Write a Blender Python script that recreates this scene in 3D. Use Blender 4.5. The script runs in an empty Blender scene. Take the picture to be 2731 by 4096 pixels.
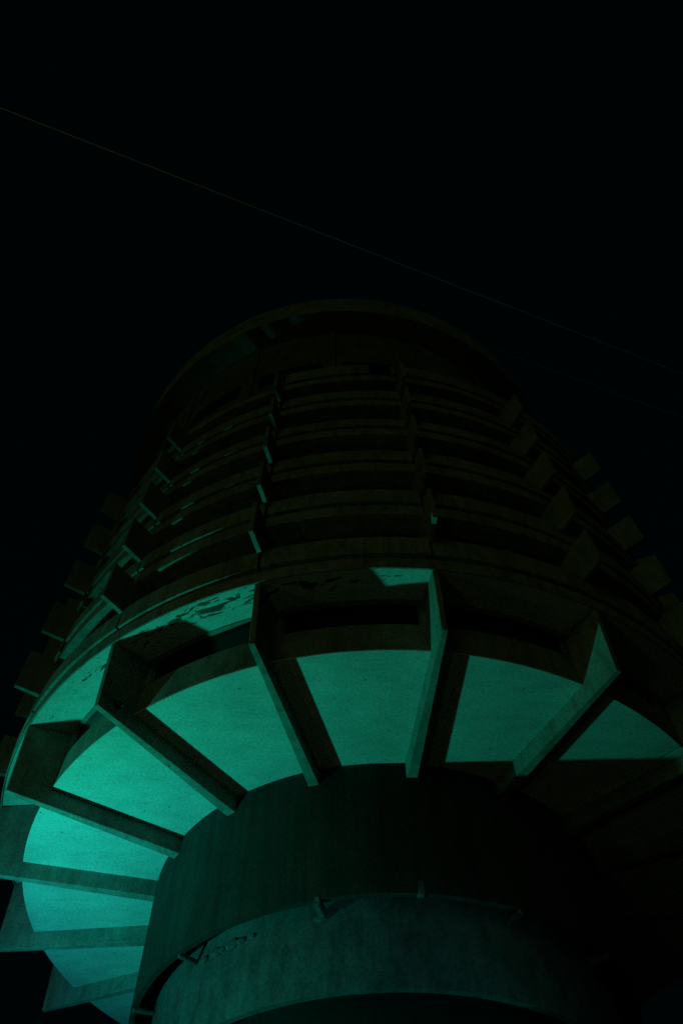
import bpy, bmesh, math, random
from math import sin, cos, pi, radians, degrees, hypot, atan2
from mathutils import Matrix, Vector
random.seed(7)
sc = bpy.context.scene
C = bpy.context.collection
S = 3.0            # metres per survey unit
EYE = 1.6
AX, AY = 0.3577 * S, 10.0 * S      # tower axis on the ground
def Z(z): return z * S + EYE

# ------------------------------------------------------------------ helpers
def obj(name, bm, mat, parent=None, smooth=False, loc=None):
    me = bpy.data.meshes.new(name)
    bmesh.ops.recalc_face_normals(bm, faces=bm.faces[:])
    bm.to_mesh(me); bm.free()
    me.materials.append(mat)
    if smooth:
        for p in me.polygons: p.use_smooth = True
        try: me.set_sharp_from_angle(angle=radians(35))
        except Exception: pass
    o = bpy.data.objects.new(name, me); C.objects.link(o)
    if parent: o.parent = parent
    if loc: o.location = loc
    return o

def thing(name, label, cat, loc=(0, 0, 0), group=None):
    o = bpy.data.objects.new(name, None); C.objects.link(o)
    o.location = loc; o['label'] = label; o['category'] = cat
    if group: o['group'] = group
    return o

def lathe(bm, prof, a0=None, a1=None, n=216, cx=0., cy=0., jit=None):
    """closed profile of (r, z) in survey units turned about the tower axis; angles: 0 faces the viewer, + to the right"""
    full = a0 is None
    if full: a0, a1 = -pi, pi
    cols = []
    m = n if full else n + 1
    for i in range(m):
        a = a0 + (a1 - a0) * i / n
        col = []
        for j, (r, z) in enumerate(prof):
            if jit: r, z = jit(i, j, a, r, z)
            col.append(bm.verts.new((cx * S + r * S * sin(a), cy * S - r * S * cos(a), Z(z))))
        cols.append(col)
    k = len(prof)
    for i in range(n):
        A, B = cols[i], cols[(i + 1) % m]
        for j in range(k):
            bm.faces.new((A[j], B[j], B[(j + 1) % k], A[(j + 1) % k]))
    if not full:
        bm.faces.new(cols[0]); bm.faces.new(list(reversed(cols[-1])))

def fin(bm, a, pts, w_in, w_out, r_in, r_out, bev=0.006):
    """vertical radial plate; pts = outline (r, z); thickness varies with r"""
    def P(r, z, side):
        t = (r - r_in) / (r_out - r_in)
        w = (w_in + (w_out - w_in) * t) / 2 * side
        x = (r * sin(a) + w * cos(a)) * S
        y = (-r * cos(a) + w * sin(a)) * S
        return bm.verts.new((x, y, Z(z)))
    L = [P(r, z, -1) for r, z in pts]; R = [P(r, z, 1) for r, z in pts]
    n = len(pts)
    bm.faces.new(L); bm.faces.new(list(reversed(R)))
    for i in range(n):
        bm.faces.new((L[i], R[i], R[(i + 1) % n], L[(i + 1) % n]))
    if bev:
        bmesh.ops.bevel(bm, geom=bm.edges[:], offset=bev * S, segments=1, affect='EDGES')

def box(bm, c, d, rz=0., rx=0.):
    M = Matrix.Translation(c) @ Matrix.Rotation(rz, 4, 'Z') @ Matrix.Rotation(rx, 4, 'X') @ Matrix.Diagonal((d[0], d[1], d[2], 1))
    return bmesh.ops.create_cube(bm, size=1, matrix=M)['verts']

def rbox(bm, a, r, z, d, rz=0., rx=0.):
    """box placed at azimuth a, radius r, height z; d = tangential, radial, vertical size (survey units)"""
    box(bm, (r * S * sin(a), -r * S * cos(a), Z(z)), (d[0] * S, d[1] * S, d[2] * S), a + rz, rx)

# ------------------------------------------------------------------ materials
def nt_new(name):
    m = bpy.data.materials.new(name); m.use_nodes = True
    nt = m.node_tree; nt.nodes.clear()
    out = nt.nodes.new('ShaderNodeOutputMaterial'); b = nt.nodes.new('ShaderNodeBsdfPrincipled')
    nt.links.new(b.outputs[0], out.inputs[0])
    return m, nt, b

def N(nt, t, **kw):
    n = nt.nodes.new(t)
    for k, v in kw.items():
        if k.startswith('i_'): n.inputs[k[2:].replace('_', ' ')].default_value = v
        else: setattr(n, k, v)
    return n

def ramp(nt, src, stops, interp='LINEAR'):
    r = nt.nodes.new('ShaderNodeValToRGB'); r.color_ramp.interpolation = interp
    e = r.color_ramp.elements
    e[0].position, e[0].color = stops[0][0], (*stops[0][1], 1)
    e[1].position, e[1].color = stops[-1][0], (*stops[-1][1], 1)
    for p, c in stops[1:-1]:
        q = e.new(p); q.color = (*c, 1)
    nt.links.new(src, r.inputs[0]); return r

def concrete(name, base, var=.3, stain=.35, streak=(1, 1, .12), rough=.9, bump=.35, fine=1.0, tint=(1, 1, 1), boards=0., peel=False):
    m, nt, b = nt_new(name)
    tc = N(nt, 'ShaderNodeTexCoord')
    # large mottling
    n1 = N(nt, 'ShaderNodeTexNoise', i_Scale=.55, i_Detail=6., i_Roughness=.62)
    nt.links.new(tc.outputs['Object'], n1.inputs['Vector'])
    c0 = [base * (1 - var) * t for t in tint]; c1 = [base * (1 + var * .6) * t for t in tint]
    r1 = ramp(nt, n1.outputs[0], [(.3, c0), (.68, c1)])
    # water streaks
    mp = N(nt, 'ShaderNodeMapping'); mp.inputs['Scale'].default_value = streak
    nt.links.new(tc.outputs['Object'], mp.inputs[0])
    n2 = N(nt, 'ShaderNodeTexNoise', i_Scale=2.6, i_Detail=5., i_Roughness=.6)
    nt.links.new(mp.outputs[0], n2.inputs['Vector'])
    r2 = ramp(nt, n2.outputs[0], [(.34, (1 - stain,) * 3), (.56, (1, 1, 1))])
    mx = N(nt, 'ShaderNodeMix', data_type='RGBA', blend_type='MULTIPLY'); mx.inputs[0].default_value = 1
    nt.links.new(r1.outputs[0], mx.inputs[6]); nt.links.new(r2.outputs[0], mx.inputs[7])
    # fine grain
    n3 = N(nt, 'ShaderNodeTexNoise', i_Scale=10., i_Detail=5., i_Roughness=.9)
    nt.links.new(tc.outputs['Object'], n3.inputs['Vector'])
    r3 = ramp(nt, n3.outputs[0], [(.36, (1 - .42 * fine,) * 3), (.64, (1 + .18 * fine,) * 3)])
    mx2 = N(nt, 'ShaderNodeMix', data_type='RGBA', blend_type='MULTIPLY'); mx2.inputs[0].default_value = 1
    nt.links.new(mx.outputs[2], mx2.inputs[6]); nt.links.new(r3.outputs[0], mx2.inputs[7])
    col = mx2.outputs[2]
    hsrc = n3.outputs[0]
    # small pits / form-tie holes
    v = N(nt, 'ShaderNodeTexVoronoi', i_Scale=1.1); nt.links.new(tc.outputs['Object'], v.inputs['Vector'])
    rv = ramp(nt, v.outputs['Distance'], [(.03, (.35,) * 3), (.06, (1, 1, 1))])
    mx3 = N(nt, 'ShaderNodeMix', data_type='RGBA', blend_type='MULTIPLY'); mx3.inputs[0].default_value = 1
    nt.links.new(col, mx3.inputs[6]); nt.links.new(rv.outputs[0], mx3.inputs[7]); col = mx3.outputs[2]
    if peel:
        # paint flaked off along the outer rim: bare dark patches, stretched along the rim (local metres)
        sx = N(nt, 'ShaderNodeSeparateXYZ'); nt.links.new(tc.outputs['Object'], sx.inputs[0])
        def M(op, a, b_=None, c_=None):
            q = N(nt, 'ShaderNodeMath', operation=op)
            for i, t in enumerate((a, b_, c_)):
                if t is None: continue
                if isinstance(t, (int, float)): q.inputs[i].default_value = t
                else: nt.links.new(t, q.inputs[i])
            return q.outputs[0]
        X, Y = sx.outputs[0], sx.outputs[1]
        rr = M('SQRT', M('ADD', M('MULTIPLY', X, X), M('MULTIPLY', Y, Y)))
        az = M('ARCTAN2', X, M('MULTIPLY', Y, -1.))
        cb = N(nt, 'ShaderNodeCombineXYZ')
        nt.links.new(M('MULTIPLY', az, 22.), cb.inputs[0]); nt.links.new(M('MULTIPLY', rr, 4.5), cb.inputs[1])
        np_ = N(nt, 'ShaderNodeTexNoise', i_Scale=1.0, i_Detail=7., i_Roughness=.62, i_Distortion=.6)
        nt.links.new(cb.outputs[0], np_.inputs['Vector'])
        win = M('SUBTRACT', 1., M('ABSOLUTE', M('DIVIDE', M('SUBTRACT', rr, 4.96 * S), .16 * S)))
        # flaking is worst in the bays on the left of the front
        aw = M('SUBTRACT', 1., M('ABSOLUTE', M('DIVIDE', M('ADD', az, radians(21)), radians(17))))
        sc_ = M('ADD', M('MULTIPLY', np_.outputs[0], 1.), M('ADD', M('MULTIPLY', M('MAXIMUM', win, -1.), .13), M('MULTIPLY', M('MAXIMUM', aw, -1.), .10)))
        rp = ramp(nt, sc_, [(.672, (1, 1, 1)), (.69, (.14, .13, .11))])
        mx4 = N(nt, 'ShaderNodeMix', data_type='RGBA', blend_type='MULTIPLY'); mx4.inputs[0].default_value = 1
        nt.links.new(col, mx4.inputs[6]); nt.links.new(rp.outputs[0], mx4.inputs[7]); col = mx4.outputs[2]
    nt.links.new(col, b.inputs['Base Color'])
    b.inputs['Roughness'].default_value = rough
    b.inputs['Specular IOR Level'].default_value = .25
    bp = N(nt, 'ShaderNodeBump'); bp.inputs['Strength'].default_value = bump; bp.inputs['Distance'].default_value = .03
    ad = N(nt, 'ShaderNodeMath', operation='ADD')
    nt.links.new(hsrc, ad.inputs[0]); nt.links.new(n2.outputs[0], ad.inputs[1])
    h = ad.outputs[0]
    if boards:
        # vertical board marks round the shaft
        sx = N(nt, 'ShaderNodeSeparateXYZ'); nt.links.new(tc.outputs['Object'], sx.inputs[0])
        ng = N(nt, 'ShaderNodeMath', operation='MULTIPLY'); ng.inputs[1].default_value = -1; nt.links.new(sx.outputs[1], ng.inputs[0])
        at = N(nt, 'ShaderNodeMath', operation='ARCTAN2'); nt.links.new(sx.outputs[0], at.inputs[0]); nt.links.new(ng.outputs[0], at.inputs[1])
        ms = N(nt, 'ShaderNodeMath', operation='MULTIPLY'); ms.inputs[1].default_value = boards; nt.links.new(at.outputs[0], ms.inputs[0])
        fr = N(nt, 'ShaderNodeMath', operation='FRACT'); nt.links.new(ms.outputs[0], fr.inputs[0])
        rb = ramp(nt, fr.outputs[0], [(.0, (0, 0, 0)), (.08, (1, 1, 1)), (.92, (1, 1, 1)), (1., (0, 0, 0))])
        a2 = N(nt, 'ShaderNodeMath', operation='MULTIPLY_ADD'); a2.inputs[1].default_value = .6
        nt.links.new(rb.outputs[0], a2.inputs[0]); nt.links.new(h, a2.inputs[2]); h = a2.outputs[0]
    nt.links.new(h, bp.inputs['Height']); nt.links.new(bp.outputs[0], b.inputs['Normal'])
    return m

def plain(name, col, rough=.5, metal=0.):
    m, nt, b = nt_new(name)
    tc = N(nt, 'ShaderNodeTexCoord')
    n = N(nt, 'ShaderNodeTexNoise', i_Scale=5., i_Detail=5.); nt.links.new(tc.outputs['Object'], n.inputs['Vector'])
    r = ramp(nt, n.outputs[0], [(.3, [c * .7 for c in col]), (.7, [c * 1.15 for c in col])])
    nt.links.new(r.outputs[0], b.inputs['Base Color'])
    b.inputs['Roughness'].default_value = rough; b.inputs['Metallic'].default_value = metal
    return m

M_soff = concrete('soffit_plaster', .50, var=.13, stain=.13, streak=(.35, .8, 1), fine=.8, bump=.25)
M_rim = concrete('rim_soffit_paint', .50, var=.12, stain=.12, streak=(1, 1, 1), fine=.8, bump=.2, peel=True)
M_fin = concrete('bracket_concrete', .24, var=.25, stain=.3, streak=(1, 1, .25), tint=(1, .98, .9))
M_wall = concrete('wall_concrete', .20, var=.28, stain=.35, streak=(1, 1, .2), tint=(1, .98, .88))
M_slab = concrete('slab_concrete', .25, var=.3, stain=.4, streak=(1, 1, .3), tint=(1, .97, .86))
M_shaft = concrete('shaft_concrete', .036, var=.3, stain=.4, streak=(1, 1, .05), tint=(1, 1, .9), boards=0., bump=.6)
M_drum = concrete('base_drum_concrete', .12, var=.3, stain=.4, streak=(1, 1, .4), tint=(.9, 1, 1.1), bump=.6)
M_dark = concrete('base_dark_concrete', .010, var=.3, stain=.3, streak=(1, 1, .3))
M_crown = concrete('crown_concrete', .12, var=.35, stain=.4, streak=(1, 1, .2), tint=(1, .97, .86))
M_frame = plain('painted_window_frame', (.16, .15, .13), .5)
M_metal = plain('dark_fitting_metal', (.02, .02, .02), .35, .2)
M_chrome = plain('polished_ring_metal', (.7, .7, .7), .12, 1.)
M_cable = plain('cable_sheath', (.12, .17, .07), .6)
mg, nt, b = nt_new('dark_window_glass')
tc = N(nt, 'ShaderNodeTexCoord'); n = N(nt, 'ShaderNodeTexNoise', i_Scale=1.5); nt.links.new(tc.outputs['Object'], n.inputs['Vector'])
r = ramp(nt, n.outputs[0], [(.3, (.003, .004, .005)), (.7, (.006, .007, .008))]); nt.links.new(r.outputs[0], b.inputs['Base Color'])
b.inputs['Roughness'].default_value = .25; b.inputs['Specular IOR Level'].default_value = .12
M_glass = mg

# ------------------------------------------------------------------ tower
OFF = dict(zip('ABCZYXWVD', (-.0221, .0073, .0335, -.041, -.0452, -.0134, .0087, .0519, .021)))
KK = {'A': 0, 'B': 1, 'C': 2, 'D': 3, 'Z': -1, 'Y': -2, 'X': -3, 'W': -4, 'V': -5}
inv = {v: k for k, v in KK.items()}
def th(k):
    kk = ((k + 5) % 18) - 5
    o = OFF[inv[kk]] if kk in inv else 0.
    return -.2315 + .3491 * kk + o
ORDER = list(range(-5, 13))            # 18 fins
def bay(k):                            # azimuth range between fin k and k+1
    a = th(k); b_ = th(k + 1)
    while b_ < a: b_ += 2 * pi
    return a, b_

tower = thing('tower', 'tall round concrete tower with ribbed balcony rings, lit teal from below', 'tower', (AX, AY, 0))
RC, R1, RO, RF = 2.935, 4.615, 5.15, 5.5
Z0, ZS, ZH = 6.235, 6.66, 7.09

# shaft
bm = bmesh.new()
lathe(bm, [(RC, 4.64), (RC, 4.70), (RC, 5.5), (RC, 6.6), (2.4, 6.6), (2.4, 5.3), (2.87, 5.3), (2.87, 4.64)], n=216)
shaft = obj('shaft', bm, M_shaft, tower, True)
bm = bmesh.new()
def jag(i, j, a, r, z):
    if j == 1 and -1.2 < a < -.3: z = z - random.random() * .03; r = r - random.random() * .02
    return r, z
lathe(bm, [(2.68, 3.88), (2.68, 5.2), (2.3, 5.2), (2.3, 4.3), (2.61, 4.3), (2.61, 3.88)], n=216)
obj('lower_drum', bm, M_drum, tower, True)
bm = bmesh.new()
lathe(bm, [(2.42, -.533), (2.42, 4.29), (2.1, 4.29), (2.1, -.533)], n=160)
obj('plinth', bm, M_dark, tower, True)
# stubs that tie the shaft edge to the drum, and broken lumps along the joint
for a, w, dz, r in ((-71, .05, .05, 2.84), (-47, .04, .06, 2.83), (-13.5, .07, .09, 2.86), (6.6, .075, .16, 2.95), (27, .05, .07, 2.86), (52, .06, .08, 2.86), (-95, .05, .05, 2.84)):
    bm = bmesh.new()
    rbox(bm, radians(a), r - .04, 4.63 if dz < .1 else 4.70, (w, .24 if dz < .1 else .06, dz))
    bmesh.ops.bevel(bm, geom=bm.edges[:], offset=.012 * S, segments=1, affect='EDGES')
    for v in bm.verts: v.co += Vector((random.uniform(-.02, .02), random.uniform(-.02, .02), random.uniform(-.02, .02)))
    obj('joint_stub', bm, M_drum, tower)
for a_, sz in ((-44, .035), (-40.5, .05), (-38.5, .03), (-35.5, .055), (-33, .035), (-30, .025), (-14, .05)):
    bm = bmesh.new(); a = radians(a_)
    bmesh.ops.create_icosphere(bm, subdivisions=2, radius=sz * S, matrix=Matrix.Translation((2.69 * S * sin(a), -2.69 * S * cos(a), Z(4.60))) @ Matrix.Rotation(a, 4, 'Z') @ Matrix.Diagonal((1.5, .5, 1, 1)))
    for q in bm.verts: q.co += Vector((random.uniform(-1, 1), random.uniform(-1, 1), random.uniform(-1, 1))) * sz * .25
    obj('concrete_lump', bm, M_drum, tower)

# main soffit between the brackets (the underside of the lowest floor) and rim soffit
for k in ORDER:
    a, b_ = bay(k)
    bm = bmesh.new()
    ha = .035 / 3
    lathe(bm, [(2.85, Z0), (R1, Z0), (R1, Z0 + .02), (2.85, Z0 + .02)], a + .004, b_ - .004, n=20)
    obj('soffit_panel', bm, M_soff, tower, True)
# spandrel wall, piers and window per bay, rim soffit per bay
for k in ORDER:
    a, b_ = bay(k)
    wa, wb = a + (.045 + .085) / R1, b_ - (.045 + .045) / R1
    bm = bmesh.new()
    lathe(bm, [(R1, Z0 + .0205), (R1, ZS), (R1 - .12, ZS), (R1 - .12, Z0 + .0205)], a + .004, b_ - .004, n=20)
    sp = obj('spandrel', bm, M_wall, tower, True)
    for x0, x1 in ((a + .004, wa), (wb, b_ - .004)):
        bm = bmesh.new(); lathe(bm, [(R1 - .003, ZS), (R1 - .003, ZH + .04), (R1 - .12, ZH + .04), (R1 - .12, ZS)], x0, x1, n=3)
        obj('window_pier', bm, M_wall, tower)
    bm = bmesh.new()
    t = .012
    lathe(bm, [(R1 - .035, ZS + .001), (R1 - .035, ZS + t), (R1 - .075, ZS + t), (R1 - .075, ZS + .001)], wa, wb, n=20)
    lathe(bm, [(R1 + .004, ZH - t), (R1 + .004, ZH + .01), (R1 - .075, ZH + .01), (R1 - .075, ZH - t)], wa, wb, n=20)
    lathe(bm, [(R1 - .035, ZS + t), (R1 - .035, ZH - t), (R1 - .075, ZH - t), (R1 - .075, ZS + t)], wa, wa + .004, n=1)
    lathe(bm, [(R1 - .035, ZS + t), (R1 - .035, ZH - t), (R1 - .075, ZH - t), (R1 - .075, ZS + t)], wb - .004, wb, n=1)
    wf = obj('window', bm, M_frame, tower)
    bm = bmesh.new()
    lathe(bm, [(R1 - .05, ZS + t), (R1 - .05, ZH - t), (R1 - .06, ZH - t), (R1 - .06, ZS + t)], wa + .004, wb - .004, n=20)
    obj('pane', bm, M_glass, wf, True)
    bm = bmesh.new()
    lathe(bm, [(R1 - .002, 7.105), (R1 - .002, 7.02 + .12), (RO - .018, 7.02 + .12), (RO - .018, 6.985)], a + .002, b_ - .002, n=24)
    obj('rim_soffit', bm, M_rim, tower, True)

# slabs (fascia rings) -------------------------------------------------
B = [7.18, 8.33, 9.46, 10.57, 11.64, 12.72]
T = [7.548, 8.658, 9.777, 10.845, 11.96, 13.143]
FH = [.20, .21, .21, .20, .19, .20]
for i, zb in enumerate(B):
    bm = bmesh.new()
    zt = zb - .03; lo = zt - FH[i] if i else 6.965
    if i == 0:
        prof = [(RO, lo), (RO, zt), (3.9, zt), (3.9, 7.142), (RO - .017, 7.142), (RO - .017, lo)]
    else:
        prof = [(RO, lo), (RO, zt), (3.9, zt), (3.9, lo + .012), (RO - .10, lo + .012), (RO - .104, lo)]
    lathe(bm, prof, n=288)
    obj('floor_slab', bm, M_slab, tower, True)
    # recessed kerb that carries the parapet: the dark joint
    bm = bmesh.new()
    lathe(bm, [(RO - .125, zt + .0005), (RO - .125, zt + .14), (RO - .17, zt + .14), (RO - .17, zt + .0005)], n=216)
    obj('kerb', bm, M_dark, tower, True)
    # parapet panels bay by bay, open joint at every fin
    for k in ORDER:
        a, b_ = bay(k)
        segs = [(a + .0035, b_ - .0035)]
        if i == 5:
            if k in (-5, -4, -3, -2, -1): continue
            if k == 0: segs = [(a + .0035, radians(1.9)), (radians(6.2), b_ - .0035)]
        for x0, x1 in segs:
            bm = bmesh.new()
            lathe(bm, [(RO + .022, zb + .03), (RO + .022, T[i] - .008), (RO + .014, T[i]), (RO - .10, T[i]), (RO - .10, zb + .03)], x0, x1, n=18)
            o = obj('parapet_panel' if i < 5 else 'roof_parapet', bm, M_slab, tower, True)
# inner wall with a dark window strip on every balcony storey
for i in range(5):
    zf = B[i] - .03; zc = B[i + 1] - .03 - FH[i + 1] + .012
    bm = bmesh.new()
    lathe(bm, [(4.35, zf + .0005), (4.35, zf + .35), (4.25, zf + .35), (4.25, zf + .0005)], n=144)
    obj('inner_wall', bm, M_wall, tower, True)
    bm = bmesh.new()
    lathe(bm, [(4.30, zf + .3505), (4.30, zc - .0005), (4.28, zc - .0005), (4.28, zf + .3505)], n=144)
    obj('glazing_band', bm, M_glass, tower, True)
# dividing fins on the balcony storeys
for i in range(5):
    zb = 7.475 + 1.085 * i
    for k in ORDER:
        if i == 4 and k in (11, 12): pass
        zlo = zb; zhi = min(zb + .66, B[i + 1] - .035)
        zf = B[i + 1] - .03 - FH[i + 1] - .002
        bm = bmesh.new()
        # outer plate hung over the parapet, plus the wall that runs in to the rooms
        fin(bm, th(k), [(RF, zlo), (RF, zhi), (RO + .025, zhi), (RO + .025, zf), (4.36, zf), (4.36, T[i] + .003), (RO + .025, T[i] + .003), (RO + .025, zlo)], .06, .055, 4.36, RF, bev=.004)
        obj('balcony_fin', bm, M_fin, tower)
# lowest brackets
for k in ORDER:
    a = th(k) + (.035 if k == 3 else 0)
    bm = bmesh.new()
    zb = 6.02
    fin(bm, a, [(RC - .06, zb), (5.08, zb), (RO - .012, 6.96), (4.60, 7.10), (4.60, Z0 + .1), (RC - .06, Z0 + .1)], .125, .062, RC, RO, bev=.005)
    br = obj('bracket', bm, M_fin, tower)
# crown: drum wall and the wide disc on top (set a little off the axis)
DX, DY = -.3101, -.3742
bm = bmesh.new()
lathe(bm, [(4.55, 12.69 + .001), (4.55, 15.84), (4.3, 15.84), (4.3, 12.691)], n=180, cx=DX * .9, cy=DY * .9)
drum = obj('crown_drum', bm, M_crown, tower, True)
for q in range(18):
    a = radians(-100 + q * 20)
    bm = bmesh.new()
    lathe(bm, [(4.553, 13.5), (4.553, 14.1), (4.548, 14.1), (4.548, 13.5)], a, a + radians(15), n=10, cx=DX * .9, cy=DY * .9)
    obj('vent_opening', bm, M_glass, drum)
    bm = bmesh.new()
    lathe(bm, [(4.551, 12.75), (4.585, 12.75), (4.585, 15.83), (4.551, 15.83)], a - radians(2.6), a - radians(1.6), n=2, cx=DX * .9, cy=DY * .9)
    obj('pilaster', bm, M_crown, drum)
bm = bmesh.new()
lathe(bm, [(4.967, 15.85), (4.967, 16.74), (4.0, 16.74), (4.0, 15.845), (4.93, 15.845)], n=288, cx=DX, cy=DY)
obj('crown_disc', bm, M_slab, tower, True)

# small round lamp (unlit) on the flank of the lit-left bracket
a = th(-1)
r_, z_ = 4.86, 6.19
side = .062 / 2 + .012
lx = (r_ * sin(a) + side * cos(a)) * S; ly = (-r_ * cos(a) + side * sin(a)) * S
lamp = thing('wall_lamp', 'small unlit round lamp fixed to the flank of a bracket under the lowest balcony ring', 'lamp', (AX + lx, AY + ly, Z(z_)))
Mx = Matrix.Rotation(a, 4, 'Z') @ Matrix.Rotation(radians(90), 4, 'Y')
bm = bmesh.new(); bmesh.ops.create_cone(bm, cap_ends=True, segments=32, radius1=.17, radius2=.14, depth=.16, matrix=Mx @ Matrix.Translation((0, 0, .04)))
obj('lamp_housing', bm, M_metal, lamp, True)
bm = bmesh.new()
for i in range(32):
    pass
mj, mi = 32, 10
vs = [[bm.verts.new(Mx @ Vector(((.12 + .018 * cos(2 * pi * j / mi)) * cos(2 * pi * i / mj), (.12 + .018 * cos(2 * pi * j / mi)) * sin(2 * pi * i / mj), .13 + .018 * sin(2 * pi * j / mi)))) for j in range(mi)] for i in range(mj)]
for i in range(mj):
    for j in range(mi):
        bm.faces.new((vs[i][j], vs[(i + 1) % mj][j], vs[(i + 1) % mj][(j + 1) % mi], vs[i][(j + 1) % mi]))
obj('lamp_ring', bm, M_chrome, lamp, True)

# ------------------------------------------------------------------ overhead cables
def cable(name, label, P0, P1, sag, rad, ext=.6, n=60):
    P0, P1 = Vector(P0), Vector(P1)
    d = P1 - P0
    A, B_ = P0 - d * ext, P1 + d * ext
    bm = bmesh.new(); rings = []
    t_ = d.normalized(); u = t_.cross(Vector((0, 0, 1))).normalized(); w = u.cross(t_)
    for i in range(n + 1):
        t = i / n; p = A.lerp(B_, t) + Vector((0, 0, -sag * 4 * t * (1 - t)))
        rings.append([bm.verts.new(p + u * rad * cos(2 * pi * j / 6) + w * rad * sin(2 * pi * j / 6)) for j in range(6)])
    for i in range(n):
        for j in range(6):
            bm.faces.new((rings[i][j], rings[i + 1][j], rings[i + 1][(j + 1) % 6], rings[i][(j + 1) % 6]))
    o = obj(name, bm, M_cable); o['label'] = label; o['category'] = 'cable'
    return o
H1 = 9.0
cable('overhead_cable', 'thin overhead cable crossing the sky above the tower top', (-.375 * H1, .052 * H1, H1 + EYE), (.464 * H1, .388 * H1, H1 + EYE), .10, .0045)
H2 = 11.0
cable('overhead_cable', 'fainter lower cable running down from the right of the crown', (.0835 * 16.9 * S, .302 * 16.9 * S, 16.9 * S + EYE), (.478 * 9 * S, .455 * 9 * S, 9 * S + EYE), .0, .022, ext=0)

# ------------------------------------------------------------------ ground
bm = bmesh.new(); bmesh.ops.create_grid(bm, x_segments=40, y_segments=40, size=1500)
M_ground = concrete('ground_asphalt', .06, var=.3, stain=.3, streak=(1, 1, 1))
g = obj('ground', bm, M_ground); g['kind'] = 'structure'

# ------------------------------------------------------------------ camera
cam = bpy.data.cameras.new('camera'); co = bpy.data.objects.new('camera', cam); C.objects.link(co)
f, e, r = 1802.0, 1.0339, -.0218
cam.sensor_fit = 'VERTICAL'; cam.sensor_height = 36.0; cam.lens = 36.0 * f / 2352.0
fw = Vector((0, cos(e), sin(e))); rt = Vector((1, 0, 0)); up = rt.cross(fw)
rt2 = cos(r) * rt + sin(r) * up; up2 = -sin(r) * rt + cos(r) * up
Mc = Matrix((rt2, up2, -fw)).transposed().to_4x4(); Mc.translation = (0, 0, EYE)
co.matrix_world = Mc
cam.clip_start = .05; cam.clip_end = 5000
sc.camera = co

# ------------------------------------------------------------------ light
# floodlight on the ground left of the tower, aimed up at it
LP = Vector((-5.8 * S, 7.09 * S, Z(1.85)))
def spot(name, P, az, el, half, blend, power, col, rad):
    d = bpy.data.lights.new(name, 'SPOT'); d.energy = power; d.color = col
    d.shadow_soft_size = rad; d.spot_size = radians(half * 2); d.spot_blend = blend
    o = bpy.data.objects.new(name, d); C.objects.link(o); o.location = P
    v = Vector((cos(radians(el)) * cos(radians(az)), cos(radians(el)) * sin(radians(az)), sin(radians(el))))
    o.rotation_euler = v.to_track_quat('-Z', 'Y').to_euler()
spot('floodlight', LP, 14, 36, 47, 1., 11800, (.008, 1., .60), .34)
spot('floodlight', LP, 40, 40, 36, 1., 5200, (.02, .85, 1.), .34)  # added second spot at the same place, tints the left bays bluer
# weak blue-green light from in front that only reaches the base drum
spot('base_light', Vector((.2 * S, 2.0 * S, Z(-.3))), 91, 29.5, 20, 1., 2700, (.0, .9, .8), .3)
# unseen mast added for the floodlight, with a plate added to block its light
mast = thing('added_floodlight_mast', 'added tall dark mast out of view, with a floodlight and a plate blocking its light', 'light mast', (LP.x, LP.y, 0))
bm = bmesh.new(); bmesh.ops.create_cone(bm, cap_ends=True, segments=20, radius1=.13, radius2=.07, depth=LP.z - .35, matrix=Matrix.Translation((0, 0, (LP.z - .35) / 2)))
obj('pole', bm, M_metal, mast, True)
bm = bmesh.new(); box(bm, (0, 0, LP.z - .25), (.5, .4, .16), radians(20))
bmesh.ops.bevel(bm, geom=bm.edges[:], offset=.02, segments=2, affect='EDGES')
obj('lamp_tray', bm, M_metal, mast)
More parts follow.
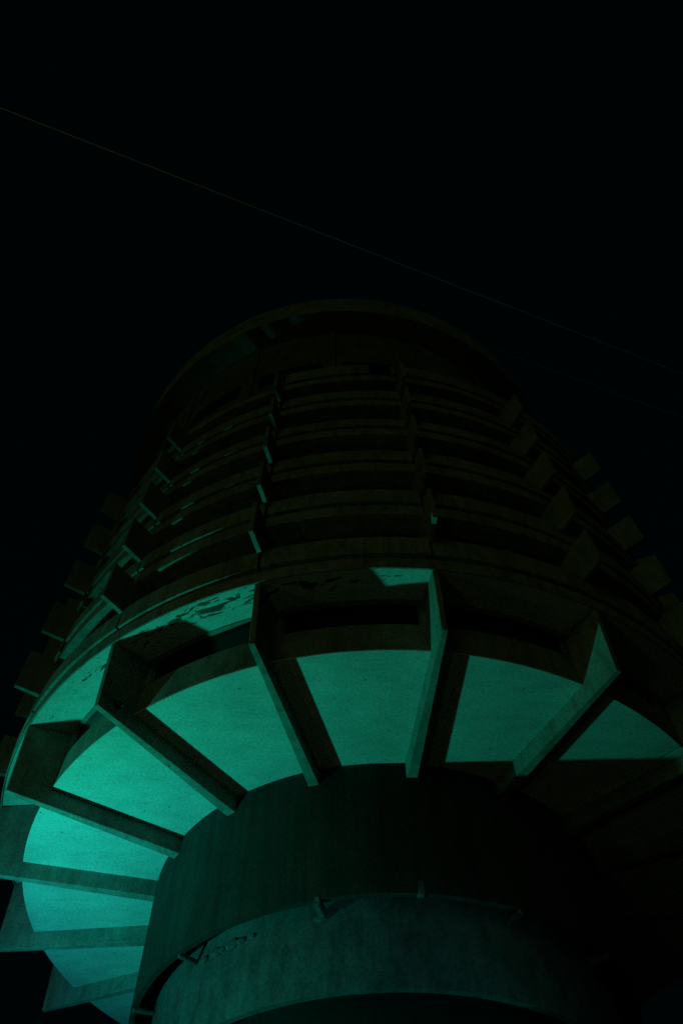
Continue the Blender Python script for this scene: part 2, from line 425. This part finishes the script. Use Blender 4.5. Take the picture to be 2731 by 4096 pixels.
# curved plate added to keep the lamp light off the shaft
bm = bmesh.new(); rr = .62; pr = []
a0, a1, el = radians(5), radians(57), radians(48)
for i in range(17):
    a = a0 + (a1 - a0) * i / 16
    top = LP.z + rr * math.tan(el)
    pr.append([bm.verts.new((r_ * cos(a), r_ * sin(a), z_)) for r_, z_ in ((rr, LP.z - .5), (rr, top), (rr + .01, top), (rr + .01, LP.z - .5))])
for i in range(16):
    for q in range(4): bm.faces.new((pr[i][q], pr[i + 1][q], pr[i + 1][(q + 1) % 4], pr[i][(q + 1) % 4]))
bm.faces.new(pr[0]); bm.faces.new(list(reversed(pr[-1])))
obj('added_light_blocker', bm, M_metal, mast, True)
# faint street glow: added point lights standing in for the lit ground
for i, (x, y, z, P) in enumerate(((-2.2, .8, 1.4, 135), (.8, -1.5, 1.2, 80), (-6.0, 2.0, 1.3, 110))):
    d = bpy.data.lights.new('street_glow_fill', 'POINT'); d.energy = P; d.color = (.55, 1., .32); d.shadow_soft_size = .8
    o = bpy.data.objects.new('street_glow_fill', d); C.objects.link(o); o.location = (x * S, y * S, z * S)
# glow of the town at the horizon behind the viewer
sd = bpy.data.lights.new('town_glow', 'SUN'); sd.energy = .066; sd.color = (.58, 1.0, .24); sd.angle = radians(25)
so = bpy.data.objects.new('town_glow', sd); C.objects.link(so)
so.rotation_euler = Vector((.45, 1, -.10)).to_track_quat('-Z', 'Y').to_euler()

# ------------------------------------------------------------------ night sky
w = bpy.data.worlds.new('World'); sc.world = w; w.use_nodes = True
nt = w.node_tree; nt.nodes.clear()
out = nt.nodes.new('ShaderNodeOutputWorld'); bg = nt.nodes.new('ShaderNodeBackground')
tc = nt.nodes.new('ShaderNodeTexCoord'); sx = nt.nodes.new('ShaderNodeSeparateXYZ')
nt.links.new(tc.outputs['Generated'], sx.inputs[0])
rp = ramp(nt, sx.outputs[2], [(0., (.0060, .0105, .0030)), (.12, (.0040, .0075, .0026)), (.35, (.0004, .0012, .0013)), (.75, (.0001, .00105, .0014)), (1., (.0001, .0010, .0012))])
nt.links.new(rp.outputs[0], bg.inputs[0]); bg.inputs[1].default_value = 1.0
nt.links.new(bg.outputs[0], out.inputs[0])

sc.view_settings.view_transform = 'Standard'; sc.view_settings.look = 'None'
sc.view_settings.exposure = 0; sc.view_settings.gamma = 1
sc.cycles.use_denoising = False
sc.cycles.max_bounces = 6
